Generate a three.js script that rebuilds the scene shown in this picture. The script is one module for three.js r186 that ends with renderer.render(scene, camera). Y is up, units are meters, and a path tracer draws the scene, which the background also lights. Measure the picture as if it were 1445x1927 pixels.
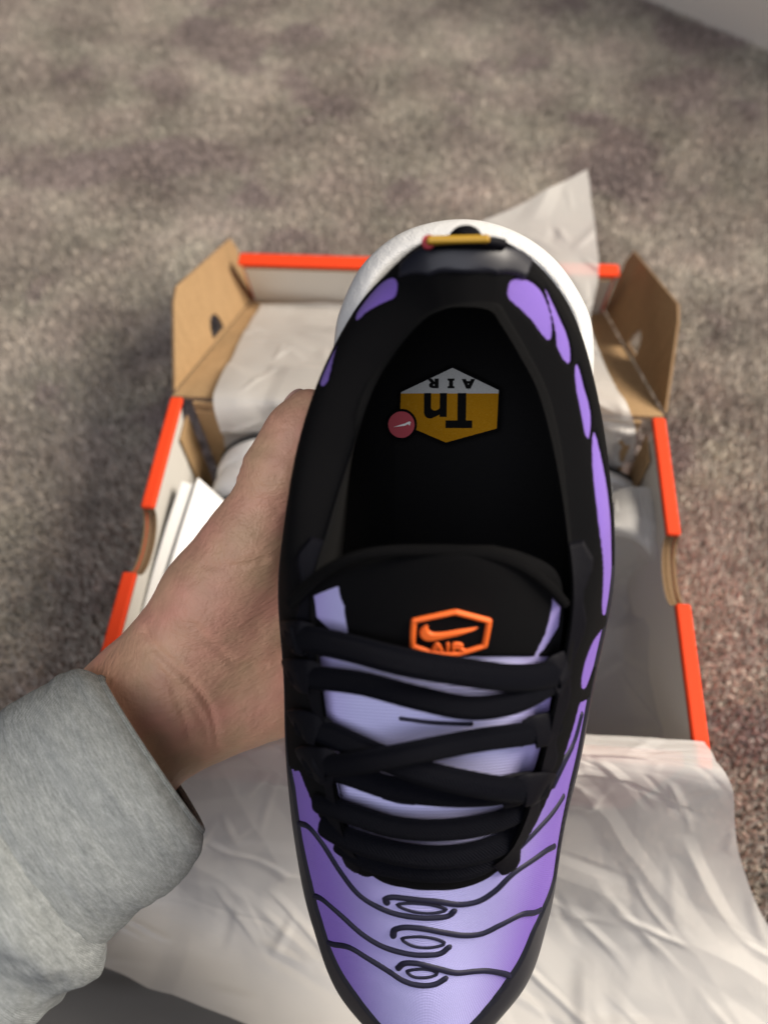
import * as THREE from 'three';
import { mergeGeometries, mergeVertices } from 'three/addons/utils/BufferGeometryUtils.js';
import { RoundedBoxGeometry } from 'three/addons/geometries/RoundedBoxGeometry.js';
import { MarchingCubes } from 'three/addons/objects/MarchingCubes.js';
import { ImprovedNoise } from 'three/addons/math/ImprovedNoise.js';
import { RectAreaLightUniformsLib } from 'three/addons/lights/RectAreaLightUniformsLib.js';

// ---------------------------------------------------------------- camera, light, exposure
const PW = 1445, PH = 1927, FPX = 1456;
const scene = new THREE.Scene();
scene.background = new THREE.Color(0x000000);
const camera = new THREE.PerspectiveCamera(2 * Math.atan(PH / 2 / FPX) * 180 / Math.PI, PW / PH, 0.02, 20);
camera.position.set(0.0167, 0.5495, 0.333);
camera.rotation.set(-1.0361, 0.1216, -0.0534, 'YXZ');
camera.focus = 0.30;
camera.userData.fStop = 6;
camera.updateMatrixWorld(true); camera.updateProjectionMatrix();

const renderer = new THREE.WebGLRenderer({ antialias: true });
renderer.setSize(767, 1024);
renderer.toneMapping = THREE.LinearToneMapping;
renderer.toneMappingExposure = 1.9;
renderer.shadowMap.enabled = true;

RectAreaLightUniformsLib.init();
function areaLight(name, color, intensity, w, h, pos, target) {
  const l = new THREE.RectAreaLight(color, intensity, w, h);
  l.name = name; l.position.set(...pos); l.lookAt(...target); scene.add(l); return l;
}
areaLight('unseen_window_light', 0xfff4e5, 14.5, 1.0, 1.0, [1.55, 1.55, -0.25], [0, 0.1, 0]);        // daylight from the right, its window out of view
areaLight('unseen_room_light', 0xf7f7ff, 1.15, 2.2, 2.0, [-0.35, 1.9, 1.35], [0, 0.1, 0.1]);         // soft cool source out of view behind the viewer, lights toe, hand and sleeve

// ---------------------------------------------------------------- helpers
const NZ = new ImprovedNoise();
const noise = (x, y, z = 0) => NZ.noise(x, y, z);
let seed = 12345;
const rnd = () => { seed = (seed * 1664525 + 1013904223) >>> 0; return seed / 4294967296; };
const V = (x, y, z) => new THREE.Vector3(x, y, z);
const lerp = (a, b, t) => a + (b - a) * t;
const clamp = (x, a, b) => Math.min(b, Math.max(a, x));
const sstep = (a, b, x) => { const t = clamp((x - a) / (b - a), 0, 1); return t * t * (3 - 2 * t); };
const fbm = (x, y, z, o = 4) => { let s = 0, a = 0.5; for (let i = 0; i < o; i++) { s += a * noise(x, y, z); x *= 2.03; y *= 2.03; z *= 2.03; a *= 0.5; } return s; };
const camInv = camera.matrixWorld.clone().invert();
function dirOf(px, py) { return V((px - PW / 2) / FPX, -(py - PH / 2) / FPX, -1).transformDirection(camera.matrixWorld).multiplyScalar(V((px - PW / 2) / FPX, -(py - PH / 2) / FPX, -1).length()); }
const atDepth = (px, py, d) => camera.position.clone().addScaledVector(dirOf(px, py), d);
const atHeight = (px, py, y) => { const d = dirOf(px, py); return camera.position.clone().addScaledVector(d, (y - camera.position.y) / d.y); };
const cr = (a, b, c, d, t) => 0.5 * (2 * b + (c - a) * t + (2 * a - 5 * b + 4 * c - d) * t * t + (3 * b - a - 3 * c + d) * t * t * t);
const crV = (a, b, c, d, t) => V(cr(a.x, b.x, c.x, d.x, t), cr(a.y, b.y, c.y, d.y, t), cr(a.z, b.z, c.z, d.z, t));
function crOpen(P, t) {                                   // open Catmull-Rom through points, t in 0..1
  const n = P.length - 1, f = clamp(t, 0, 1) * n, i = Math.min(n - 1, Math.floor(f)), k = f - i;
  const a = i > 0 ? P[i - 1] : P[0].clone().multiplyScalar(2).sub(P[1]), d = i + 2 <= n ? P[i + 2] : P[n].clone().multiplyScalar(2).sub(P[n - 1]);
  return crV(a, P[i], P[i + 1], d, k);
}
function crLoop(P, t) { const n = P.length, f = (((t % 1) + 1) % 1) * n, i = Math.floor(f) % n, k = f - Math.floor(f); return crV(P[(i + n - 1) % n], P[i], P[(i + 1) % n], P[(i + 2) % n], k); }

const used = {};
function numbered(n) { if (!(n in used)) { used[n] = 0; return n; } used[n]++; return n + '_' + String(used[n]).padStart(3, '0'); }
function mesh(name, geo, mat, parent) {
  const m = new THREE.Mesh(geo, mat); m.castShadow = m.receiveShadow = true;
  m.name = (!parent || parent === scene) ? numbered(name) : name; (parent || scene).add(m); return m;
}
function thing(name, label, category, group) {
  const g = new THREE.Group(); g.name = numbered(name); g.userData = { label, category }; if (group) g.userData.group = group; scene.add(g); return g;
}
function tag(o, label, category, group) { o.userData.label = label; o.userData.category = category; if (group) o.userData.group = group; return o; }
function gridGeo(nu, nv, fn, closedU = false, uvs = [1, 1]) {
  const pos = [], uv = [], idx = [];
  for (let j = 0; j <= nv; j++) for (let i = 0; i <= nu; i++) { const p = fn(i / nu, j / nv); pos.push(p.x, p.y, p.z); uv.push(i / nu * uvs[0], j / nv * uvs[1]); }
  const w = nu + 1;
  for (let j = 0; j < nv; j++) for (let i = 0; i < nu; i++) { const a = j * w + i, b = a + 1, c = a + w, d = c + 1; idx.push(a, b, d, a, d, c); }
  const g = new THREE.BufferGeometry();
  g.setAttribute('position', new THREE.Float32BufferAttribute(pos, 3)); g.setAttribute('uv', new THREE.Float32BufferAttribute(uv, 2)); g.setIndex(idx);
  g.computeVertexNormals();
  if (closedU) { const n = g.attributes.normal; for (let j = 0; j <= nv; j++) { const a = j * w, b = a + nu; const v = V(n.getX(a) + n.getX(b), n.getY(a) + n.getY(b), n.getZ(a) + n.getZ(b)).normalize(); n.setXYZ(a, v.x, v.y, v.z); n.setXYZ(b, v.x, v.y, v.z); } }
  return g;
}
function sweep(P, half, thick, upOf, nSeg = 60, nRound = 12, pw = 1, cap = true) {   // flat-oval tube along points; half, thick may be functions of t
  const pts = [], H = typeof half === 'function' ? half : () => half, T = typeof thick === 'function' ? thick : () => thick;
  const pos = t => crOpen(P, t);
  let len = 0; for (let i = 1; i < P.length; i++) len += P[i].distanceTo(P[i - 1]);
  return gridGeo(nRound, nSeg, (u, v) => {
    const t = v, p = pos(t), tan = pos(Math.min(1, t + 0.01)).sub(pos(Math.max(0, t - 0.01))).normalize();
    const up0 = upOf(p, t).normalize(), side = tan.clone().cross(up0).normalize(), up = side.clone().cross(tan).normalize();
    const a = u * Math.PI * 2, c = Math.cos(a), s = Math.sin(a), e = cap ? Math.sqrt(Math.max(0, 1 - Math.pow(Math.abs(2 * t - 1), 40))) : 1;
    return p.addScaledVector(side, H(t) * Math.sign(c) * Math.pow(Math.abs(c), pw) * e).addScaledVector(up, T(t) * Math.sign(s) * Math.pow(Math.abs(s), pw) * e);
  }, true, [0.02, len]);
}
// ---------------------------------------------------------------- textures
function dataTex(w, h, fn, srgb, rep) {
  const d = new Uint8Array(w * h * 4);
  for (let y = 0; y < h; y++) for (let x = 0; x < w; x++) { const c = fn(x, y); const k = (y * w + x) * 4; d[k] = clamp(c[0], 0, 255); d[k + 1] = clamp(c[1], 0, 255); d[k + 2] = clamp(c[2], 0, 255); d[k + 3] = 255; }
  const t = new THREE.DataTexture(d, w, h); t.wrapS = t.wrapT = THREE.RepeatWrapping; t.magFilter = THREE.LinearFilter; t.minFilter = THREE.LinearMipmapLinearFilter; t.generateMipmaps = true;
  if (srgb) t.colorSpace = THREE.SRGBColorSpace; if (rep) t.repeat.set(...rep); t.needsUpdate = true; return t;
}
const wrapN = (x, y, w, f, z) => {           // tileable noise
  const a = x / w, b = y / w, A = noise(a * f, b * f, z), B = noise((a - 1) * f, b * f, z), C = noise(a * f, (b - 1) * f, z), D = noise((a - 1) * f, (b - 1) * f, z);
  const sa = sstep(0.6, 1, a), sb = sstep(0.6, 1, b); return lerp(lerp(A, B, sa), lerp(C, D, sa), sb);
};
const g3 = v => [v, v, v];
const texMeshBump = dataTex(128, 128, (x, y) => g3(128 + 70 * Math.sin(y / 128 * Math.PI * 2 * 16) + 30 * Math.sin(x / 128 * Math.PI * 2 * 16) + 40 * (rnd() - 0.5)), false, [90, 90]);  // 16 threads per 11 mm
const texFabric = dataTex(256, 256, (x, y) => g3(128 + 60 * Math.sin((x + y) / 256 * Math.PI * 2 * 32) * Math.sin((x - y) / 256 * Math.PI * 2 * 32) + 90 * (rnd() - 0.5)), false, [40, 40]);
const texWeave = dataTex(64, 64, (x, y) => g3(128 + 90 * Math.sin((Math.abs(x - 32) * 2 + y) / 64 * Math.PI * 2 * 4) + 50 * (rnd() - 0.5)), false, [140, 220]);
const texFine = dataTex(256, 256, (x, y) => g3(128 + 120 * wrapN(x, y, 256, 12, 1.3) + 80 * wrapN(x, y, 256, 40, 4.1) + 30 * (rnd() - 0.5)), false, [20, 20]);
const texSkin = dataTex(256, 256, (x, y) => g3(128 + 110 * wrapN(x, y, 256, 30, 7.7) + 90 * wrapN(x, y, 256, 70, 2.2)), false, [18, 18]);
const texPaper = dataTex(256, 256, (x, y) => g3(128 + 60 * wrapN(x, y, 256, 18, 3.3) + 60 * (rnd() - 0.5)), false, [12, 12]);
const texKraft = dataTex(256, 256, (x, y) => { const n = wrapN(x, y * 0.35, 256, 30, 5.5) * 18 + wrapN(x, y, 256, 60, 8.1) * 22 + (rnd() - 0.5) * 14; return [164 + n * 0.45, 134 + n * 0.4, 96 + n * 0.35]; }, true, [6, 6]);
const texHeather = dataTex(512, 512, (x, y) => {
  const n = wrapN(x * 0.45, y, 512, 40, 1.1) * 20 + wrapN(x * 0.7, y, 512, 120, 2.7) * 16 + wrapN(x, y, 512, 9, 9.2) * 10 + (rnd() - 0.5) * 26, s = 7 * Math.sin(y / 512 * Math.PI * 2 * 64);
  return [134 + n + s, 139 + n + s, 140 + n + s];
}, true, [14, 14]);
const texHeatherBump = dataTex(512, 512, (x, y) => g3(128 + 70 * Math.sin(y / 512 * Math.PI * 2 * 64) + 40 * (rnd() - 0.5)), false, [14, 14]);

// ---------------------------------------------------------------- materials
const col = (r, g, b) => new THREE.Color().setRGB(r, g, b);
const std = o => new THREE.MeshStandardMaterial({ side: THREE.DoubleSide, ...o });
const phy = o => new THREE.MeshPhysicalMaterial({ side: THREE.DoubleSide, ...o });
const M = {
  orange: phy({ color: col(0.78, 0.06, 0.014), roughness: 0.7, specularIntensity: 0.4, bumpMap: texPaper, bumpScale: 0.00008 }),
  board: std({ color: col(0.62, 0.60, 0.555), roughness: 0.75, bumpMap: texPaper, bumpScale: 0.0001 }),
  kraft: std({ map: texKraft, roughness: 0.9, bumpMap: texFine, bumpScale: 0.0001 }),
  kraftEdge: std({ color: col(0.2, 0.125, 0.065), roughness: 0.95 }),
  tissue: phy({ color: col(0.70, 0.685, 0.66), roughness: 0.58, transmission: 0.42, thickness: 0, bumpMap: texPaper, bumpScale: 0.00012 }),
  purple: phy({ vertexColors: true, color: 0xffffff, roughness: 0.62, bumpMap: texMeshBump, bumpScale: 0.00025, sheen: 0.25, sheenRoughness: 0.5, sheenColor: col(0.7, 0.65, 1) }),
  blackCloth: phy({ color: col(0.0035, 0.0035, 0.0042), roughness: 0.92, bumpMap: texFabric, bumpScale: 0.00025, specularIntensity: 0.22 }),
  lining: phy({ color: col(0.005, 0.005, 0.0055), roughness: 0.92, bumpMap: texFabric, bumpScale: 0.0003, specularIntensity: 0.3 }),
  blackGloss: phy({ color: col(0.009, 0.010, 0.018), roughness: 0.5, clearcoat: 0.12, clearcoatRoughness: 0.3 }),
  blackSatin: phy({ color: col(0.003, 0.003, 0.0055), roughness: 0.65, specularIntensity: 0.22, bumpMap: texFine, bumpScale: 0.00012 }),
  lace: phy({ color: col(0.0022, 0.0026, 0.0058), roughness: 0.75, bumpMap: texWeave, bumpScale: 0.0006, specularIntensity: 0.2 }),
  rib: phy({ color: col(0.012, 0.012, 0.030), roughness: 0.55, specularIntensity: 0.5 }),
  midsole: phy({ color: col(0.64, 0.64, 0.63), roughness: 0.42, bumpMap: texFine, bumpScale: 0.00022 }),
  outsole: std({ color: col(0.015, 0.015, 0.017), roughness: 0.7 }),
  yellow: std({ color: col(0.42, 0.24, 0.015), roughness: 0.45 }),
  red: std({ color: col(0.36, 0.012, 0.03), roughness: 0.6 }),
  white: std({ color: col(0.75, 0.75, 0.74), roughness: 0.5 }),
  logo: std({ color: col(0.95, 0.16, 0.02), roughness: 0.6 }),
  skin: phy({ vertexColors: true, color: 0xffffff, roughness: 0.55, bumpMap: texSkin, bumpScale: 0.0004, sheen: 0.15, sheenColor: col(0.9, 0.5, 0.4), sheenRoughness: 0.5 }),
  nail: phy({ color: col(0.55, 0.33, 0.27), roughness: 0.3 }),
  sleeve: std({ map: texHeather, roughness: 0.95, bumpMap: texHeatherBump, bumpScale: 0.00028 }),
  trouser: std({ color: col(0.13, 0.125, 0.118), roughness: 0.95, bumpMap: texFabric, bumpScale: 0.0004 }),
  cream: std({ color: col(0.76, 0.72, 0.65), roughness: 0.7, bumpMap: texFine, bumpScale: 0.0001 }),
};

// ---------------------------------------------------------------- setting: carpet and low wall
{
  const under = mesh('carpet', gridGeo(4, 4, (u, v) => V(lerp(-3, 3, u), -0.0075, lerp(-3, 3, v))), std({ color: col(0.17, 0.142, 0.12), roughness: 1 }));
  under.userData.kind = 'structure';
  // pile: short yarn tufts, each its own tone
  const tuft = new THREE.ConeGeometry(0.0019, 0.009, 4, 2, true); { const p = tuft.attributes.position; for (let i = 0; i < p.count; i++) { const y = p.getY(i) / 0.009 + 0.5; const f = y < 0.4 ? 1 : y < 0.8 ? 1.25 : 1; p.setXYZ(i, p.getX(i) * f + 0.0012 * y * y, p.getY(i), p.getZ(i) * f); } tuft.computeVertexNormals(); }
  const spots = [], st = 0.0027;
  for (let x = -0.85; x < 0.62; x += st) for (let z = -1.05; z < 0.52; z += st) {
    const X = x + (rnd() - 0.5) * st * 1.5, Z = z + (rnd() - 0.5) * st * 1.5;
    const inBox = X > -0.165 && X < 0.165 && Z > 0.005 && Z < 0.22; const r1 = rnd(), r2 = rnd(), r3 = rnd();
    if (inBox) continue; spots.push([X, Z, r1, r2, r3]);
  }
  const pile = new THREE.InstancedMesh(tuft, std({ color: 0xffffff, roughness: 1 }), spots.length);
  const m4 = new THREE.Matrix4(), q = new THREE.Quaternion(), e = new THREE.Euler(), c = new THREE.Color();
  spots.forEach(([X, Z, r1, r2, r3], i) => {
    const lean = fbm(X * 5, Z * 5, 3, 3);
    e.set((r1 - 0.5) * 0.9 + lean * 0.9, r2 * 6.283, (r3 - 0.5) * 0.9 + fbm(X * 6, Z * 6, 9, 2) * 0.8); q.setFromEuler(e);
    m4.compose(V(X, -0.0042 + r3 * 0.0012, Z), q, V(1, 0.8 + 0.35 * r2, 1)); pile.setMatrixAt(i, m4);
    const clump = fbm(X * 105, Z * 105, 2, 2), blotch = fbm(X * 11, Z * 11, 5, 4);
    const patch = sstep(0.02, 0.24, fbm(X * 8 + 3, Z * 8, 21, 4)); let k = 0.40 * (1 + 0.7 * clump + 0.65 * blotch) * (0.8 + 0.4 * r1) * (1 - 0.2 * patch); if (r2 > 0.93) k *= 1.4;
    const warm = 0.5 + 0.5 * clamp(fbm(X * 14, Z * 14, 11, 2) * 3, -1, 1);
    c.setRGB(k * 1.03, k * lerp(0.955, 0.86, Math.max(warm * 0.75, patch)), k * lerp(0.815, 0.79, warm)); pile.setColorAt(i, c);
  });
  pile.name = 'carpet_pile'; pile.userData = { kind: 'stuff', label: 'short speckled brown and grey carpet pile', category: 'carpet' }; pile.castShadow = pile.receiveShadow = true; scene.add(pile);
  // low cream wall at the back right; its unseen height is set to shade the nearby carpet
  const a = V(0.276, 0, -0.80), b = V(0.405, 0, -0.69), d = b.clone().sub(a).normalize(), len = 2.2;
  const w = mesh('wall', new RoundedBoxGeometry(len, 0.46, 0.08, 3, 0.006), M.cream); w.userData.kind = 'structure';
  const mid = a.clone().addScaledVector(d, 0.35), nrm = V(d.z, 0, -d.x); w.position.copy(mid).addScaledVector(nrm, 0.04); w.position.y = 0.22; w.rotation.y = Math.atan2(-d.z, d.x);
}

// ---------------------------------------------------------------- shoe box
const BW = 0.17, BD = 0.231, BH = 0.125, WT = 0.0090;
{
  const box = thing('shoe_box', 'open orange shoe box with hinged kraft lid standing on the carpet', 'shoe box');
  const fl = mesh('bottom_panel', new RoundedBoxGeometry(2 * BW - 0.004, 0.003, BD - 0.004, 1, 0.001), M.board, box); fl.position.set(0, 0.0015, BD / 2);
  // side walls: outer, core and inner panels with a half-moon finger notch
  const R0 = 0.023;
  const panelShape = (z0, z1, slant, r) => {               // in (z, y)
    const s = new THREE.Shape(), zc = 0.1135; s.moveTo(z0, 0.003); s.lineTo(z1, 0.003); s.lineTo(z1, BH); s.lineTo(zc + r, BH);
    for (let i = 1; i < 16; i++) { const a = i / 16 * Math.PI; s.lineTo(zc + r * Math.cos(a), BH - r * 0.62 * Math.sin(a)); }
    s.lineTo(zc - r, BH); s.lineTo(z0 + (slant ? 0.004 : 0), BH); if (slant) { s.lineTo(z0 + slant, BH - slant * 1.5); s.lineTo(z0 + slant, 0.003); } s.closePath(); return s;
  };
  const ext = (s, d) => new THREE.ExtrudeGeometry(s, { depth: d, bevelEnabled: false, curveSegments: 8 });
  for (const sx of [-1, 1]) {
    const wall = new THREE.Group(); wall.name = 'side_wall'; box.add(wall);
    const put = (name, x0, d, z0, z1, slant, r, mats) => { const g = ext(panelShape(z0, z1, slant, r), d); const mm = mesh(name, g, mats, wall); mm.rotation.y = -Math.PI / 2; mm.position.x = sx > 0 ? x0 : -x0 + d; return mm; };
    // after rotation.y=-90deg: shape x -> world z, depth -> world -x
    put('outer_panel', BW, 0.002, 0, BD, 0, R0, [M.orange, M.kraftEdge]);
    put('core_panel', BW - 0.0022, 0.0035, 0.006, BD - 0.006, 0, R0 + 0.0012, [M.kraft, M.kraftEdge]);
    put('inner_panel', BW - 0.0068, 0.002, 0.004, BD - 0.003, 0.026, R0, [M.board, M.kraftEdge]);
    { const p = mesh('corner_flap', new RoundedBoxGeometry(0.0016, BH - 0.012, 0.022, 1, 0.0006), M.kraft, wall); p.position.set(sx * (BW - 0.0104), BH / 2 - 0.002, 0.0185); }
    // rolled top rim either side of the notch
    for (const [z0, z1] of [[0, 0.1135 - R0], [0.1135 + R0, BD]]) {
      const r = mesh('rolled_rim', new RoundedBoxGeometry(WT, 0.004, z1 - z0, 3, 0.0018), M.orange, wall); r.position.set(sx * (BW - WT / 2 + 0.0003), BH + 0.0012, (z0 + z1) / 2);
    }
  }
  const fw = new THREE.Group(); fw.name = 'front_wall'; box.add(fw);
  for (const [n, z, m] of [['outer_panel', BD - 0.001, M.orange], ['inner_panel', BD - 0.0080, M.board]]) { const p = mesh(n, new RoundedBoxGeometry(2 * BW - 0.03, BH - 0.003, 0.002, 1, 0.0008), m, fw); p.position.set(0, BH / 2 + 0.002, z); }
  { const p = mesh('rolled_rim', new RoundedBoxGeometry(2 * BW - 0.029, 0.004, WT, 3, 0.0018), M.orange, fw); p.position.set(0, BH + 0.0016, BD - WT / 2 + 0.0003); }
  { const p = mesh('back_wall', new RoundedBoxGeometry(2 * BW - 0.03, BH - 0.002, 0.0025, 1, 0.001), M.kraft, box); p.position.set(0, BH / 2 + 0.001, 0.0016); }
  for (const sx of [-1, 1]) { const p = mesh('corner_tab', new RoundedBoxGeometry(0.05, BH - 0.012, 0.002, 1, 0.0008), M.kraft, box); p.position.set(sx * (BW - 0.042), BH / 2, 0.0048); }
  // lid: folded back until its far edge rests on the carpet
  const lid = new THREE.Group(); lid.name = 'lid'; box.add(lid);
  const A = V(0, BH + 0.001, -0.002), B = V(0, 0.004, -0.224), du = B.clone().sub(A), L = du.length(); du.normalize();
  const nn = V(0, -du.z, du.y).normalize(); if (nn.y < 0) nn.negate();
  const P = (x, u, n) => A.clone().addScaledVector(du, u).addScaledVector(nn, n).setX(x);
  const slab = (name, pts, th, mats, holes) => {            // plane polygon given by 3-D corners, extruded by th
    const o = pts[0], ux = pts[1].clone().sub(o).normalize(), nz = ux.clone().cross(pts[pts.length - 1].clone().sub(o)).normalize(), uy = nz.clone().cross(ux);
    const to2 = p => { const d = p.clone().sub(o); return new THREE.Vector2(d.dot(ux), d.dot(uy)); };
    const s = new THREE.Shape(pts.map(to2)); if (holes) for (const h of holes) s.holes.push(new THREE.Path(h.map(to2)));
    const g = new THREE.ExtrudeGeometry(s, { depth: th, bevelEnabled: false }); g.applyMatrix4(new THREE.Matrix4().makeBasis(ux, uy, nz).setPosition(o)); return mesh(name, g, mats, lid);
  };
  const km = [M.kraft, M.kraftEdge];
  slab('lid_panel', [P(-BW, 0, -0.002), P(BW, 0, -0.002), P(BW, L, -0.002), P(-BW, L, -0.002)], 0.002, km);
  for (const sx of [-1, 1]) {
    const pl = (u, n) => P(sx * (BW + 0.001 + 0.36 * n * (1 - u / L)), u, n);
    const hole = []; for (let i = 0; i <= 12; i++) { const a = i / 12 * Math.PI; hole.push(pl(0.128 + 0.017 * Math.cos(a), 0.004 + 0.016 * Math.sin(a))); }
    slab('lid_side', [pl(0.006, 0.001), pl(L, 0.001), pl(L, 0.05), pl(L - 0.01, 0.062), pl(0.078, 0.056), pl(0.062, 0.048)], 0.002, km, [hole]);
  }
  // front lip of the lid: rolled board, white inside, orange edge
  const lipIn = [P(-BW + 0.006, L - 0.012, 0.002), P(BW - 0.006, L - 0.012, 0.002), V(BW - 0.006, 0.062, -0.2035), V(-BW + 0.006, 0.062, -0.2035)];
  slab('lip_inner_panel', lipIn, 0.002, [M.board, M.kraftEdge]);
  slab('lip_outer_panel', [P(-BW, L, 0.001), P(BW, L, 0.001), V(BW, 0.062, -0.2165), V(-BW, 0.062, -0.2165)], 0.002, [M.orange, M.kraftEdge]);
  const rim = mesh('lip_rim', new RoundedBoxGeometry(2 * BW, 0.004, 0.0145, 3, 0.0018), M.orange, lid); rim.position.set(0, 0.0645, -0.2105);
}

// ---------------------------------------------------------------- sneaker
// The shoe's own frame: x across, y towards the heel, z up out of the sole. It is held with its opening towards the viewer.
const D0 = 0.33, ZS = 0.95;
const shoeM = new THREE.Matrix4().multiplyMatrices(camera.matrixWorld, new THREE.Matrix4().makeRotationX(7 * Math.PI / 180).setPosition(0, 0, -D0));
const shoeInv = shoeM.clone().invert();
const shoeEye = camera.position.clone().applyMatrix4(shoeInv);
function S(px, py, z) { const q = camera.position.clone().add(dirOf(px, py)).applyMatrix4(shoeInv), d = q.sub(shoeEye); return shoeEye.clone().addScaledVector(d, (z * ZS - shoeEye.z) / d.z); }
const toPx = p => { const c = p.clone().applyMatrix4(shoeM).applyMatrix4(camInv); return [PW / 2 + FPX * c.x / -c.z, PH / 2 - FPX * c.y / -c.z]; };

// columns of the upper from the sole line to the opening, toe -> left -> heel -> right
const COL = [
  [[806, 2000, .028], [806, 2000, .048], [803, 1910, .062], [800, 1800, .071], [798, 1642, .084]],
  [[660, 1895, .028], [656, 1880, .046], [688, 1835, .060], [732, 1765, .071], [735, 1640, .084]],
  [[602, 1740, .028], [592, 1735, .047], [622, 1715, .061], [672, 1690, .074], [690, 1620, .086]],
  [[570, 1590, .028], [560, 1585, .049], [580, 1580, .066], [615, 1560, .080], [655, 1570, .090]],
  [[562, 1440, .028], [544, 1430, .054], [552, 1420, .073], [580, 1410, .088], [632, 1460, .096]],
  [[568, 1280, .028], [542, 1280, .058], [543, 1270, .080], [566, 1260, .096], [612, 1300, .103]],
  [[576, 1130, .028], [536, 1120, .062], [530, 1112, .085], [545, 1102, .101], [590, 1130, .107]],
  [[590, 1000, .028], [549, 990, .062], [541, 980, .085], [552, 972, .100], [622, 988, .1035]],
  [[605, 850, .028], [573, 840, .060], [567, 835, .080], [578, 830, .094], [664, 852, .0985]],
  [[626, 720, .028], [613, 706, .060], [611, 702, .080], [622, 699, .092], [702, 738, .0965]],
  [[658, 610, .028], [664, 598, .060], [666, 596, .080], [680, 598, .093], [748, 660, .0975]],
  [[712, 540, .028], [718, 532, .060], [726, 524, .080], [742, 522, .096], [798, 604, .100]],
  [[790, 492, .028], [790, 480, .060], [797, 470, .085], [806, 468, .103], [838, 582, .103]],
  [[876, 485, .028], [877, 458, .060], [878, 453, .085], [878, 458, .105], [876, 578, .1045]],
  [[958, 495, .028], [966, 476, .060], [958, 469, .085], [945, 471, .103], [916, 584, .103]],
  [[1022, 545, .028], [1031, 528, .060], [1018, 520, .080], [1000, 520, .096], [936, 608, .100]],
  [[1070, 620, .028], [1078, 603, .060], [1070, 600, .080], [1052, 602, .093], [972, 666, .0975]],
  [[1096, 725, .028], [1110, 708, .060], [1108, 705, .080], [1096, 705, .092], [1010, 742, .0965]],
  [[1110, 850, .028], [1133, 842, .060], [1135, 840, .080], [1122, 840, .094], [1040, 858, .0985]],
  [[1110, 1000, .028], [1144, 992, .062], [1149, 985, .085], [1137, 980, .100], [1062, 992, .1035]],
  [[1100, 1130, .028], [1141, 1122, .062], [1143, 1115, .085], [1122, 1110, .101], [1070, 1135, .107]],
  [[1085, 1290, .028], [1112, 1282, .058], [1108, 1275, .080], [1086, 1270, .096], [1040, 1310, .103]],
  [[1066, 1440, .028], [1086, 1430, .054], [1079, 1425, .073], [1056, 1420, .088], [1002, 1470, .096]],
  [[1045, 1590, .028], [1056, 1560, .049], [1042, 1565, .066], [1010, 1560, .080], [962, 1580, .090]],
  [[1018, 1740, .028], [1026, 1728, .047], [1000, 1715, .061], [958, 1690, .074], [916, 1625, .086]],
  [[950, 1890, .028], [968, 1872, .046], [930, 1832, .060], [884, 1762, .071], [866, 1640, .084]],
].map(c => c.map(([a, b, z]) => S(a, b, z)));
const NC = COL.length, ROWS = [0, 1, 2, 3, 4].map(k => COL.map(c => c[k]));
const U = (t, h) => crOpen(ROWS.map(r => crLoop(r, t)), h);
const LU = 0.74, LV = 0.095;
function normalOf(f, u, v) { const e = 0.002; const a = f(u + e, v).sub(f(u - e, v)), b = f(u, Math.min(1, v + e)).sub(f(u, Math.max(0, v - e))); return a.cross(b).normalize(); }
// orientation: make normals point out
const sgnU = normalOf(U, 0, 0.6).z > 0 ? 1 : -1;
const nU = (u, v) => normalOf(U, u, v).multiplyScalar(sgnU);

function makeLocator(f, nu, nv, loop) {                    // photograph point -> surface parameters
  const tab = []; for (let j = 0; j <= nv; j++) for (let i = 0; i < nu + (loop ? 0 : 1); i++) { const p = f(i / nu, j / nv), q = toPx(p); tab.push([i / nu, j / nv, q[0], q[1], p.distanceTo(shoeEye)]); }
  return (px, py) => {
    let best = 1e9; for (const t of tab) { const d = Math.hypot(t[2] - px, t[3] - py); if (d < best) best = d; }
    let pick = null; for (const t of tab) { const d = Math.hypot(t[2] - px, t[3] - py); if (d < best + 7 && (!pick || t[4] + d * 2e-4 < pick[4] + pick[5] * 2e-4)) pick = [...t, d]; }
    let u = pick[0], v = pick[1];
    for (let k = 0; k < 8; k++) {
      const e = 1e-3, q = toPx(f(u, v)), qu = toPx(f(u + e, v)), qv = toPx(f(u, v + (v > 0.5 ? -e : e))), sv = v > 0.5 ? -e : e;
      const a = (qu[0] - q[0]) / e, b = (qv[0] - q[0]) / sv, c = (qu[1] - q[1]) / e, d = (qv[1] - q[1]) / sv, rx = px - q[0], ry = py - q[1];
      const m = 3e3; const A = a * a + c * c + m, B = a * b + c * d, D = b * b + d * d + m, gx = a * rx + c * ry, gy = b * rx + d * ry, det = A * D - B * B;
      u += clamp((D * gx - B * gy) / det, -0.02, 0.02); v = clamp(v + clamp((A * gy - B * gx) / det, -0.1, 0.1), 0, 1); if (!loop) u = clamp(u, 0, 1);
    }
    return [u, v];
  };
}
const locU = makeLocator(U, 420, 60, true);

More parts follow.
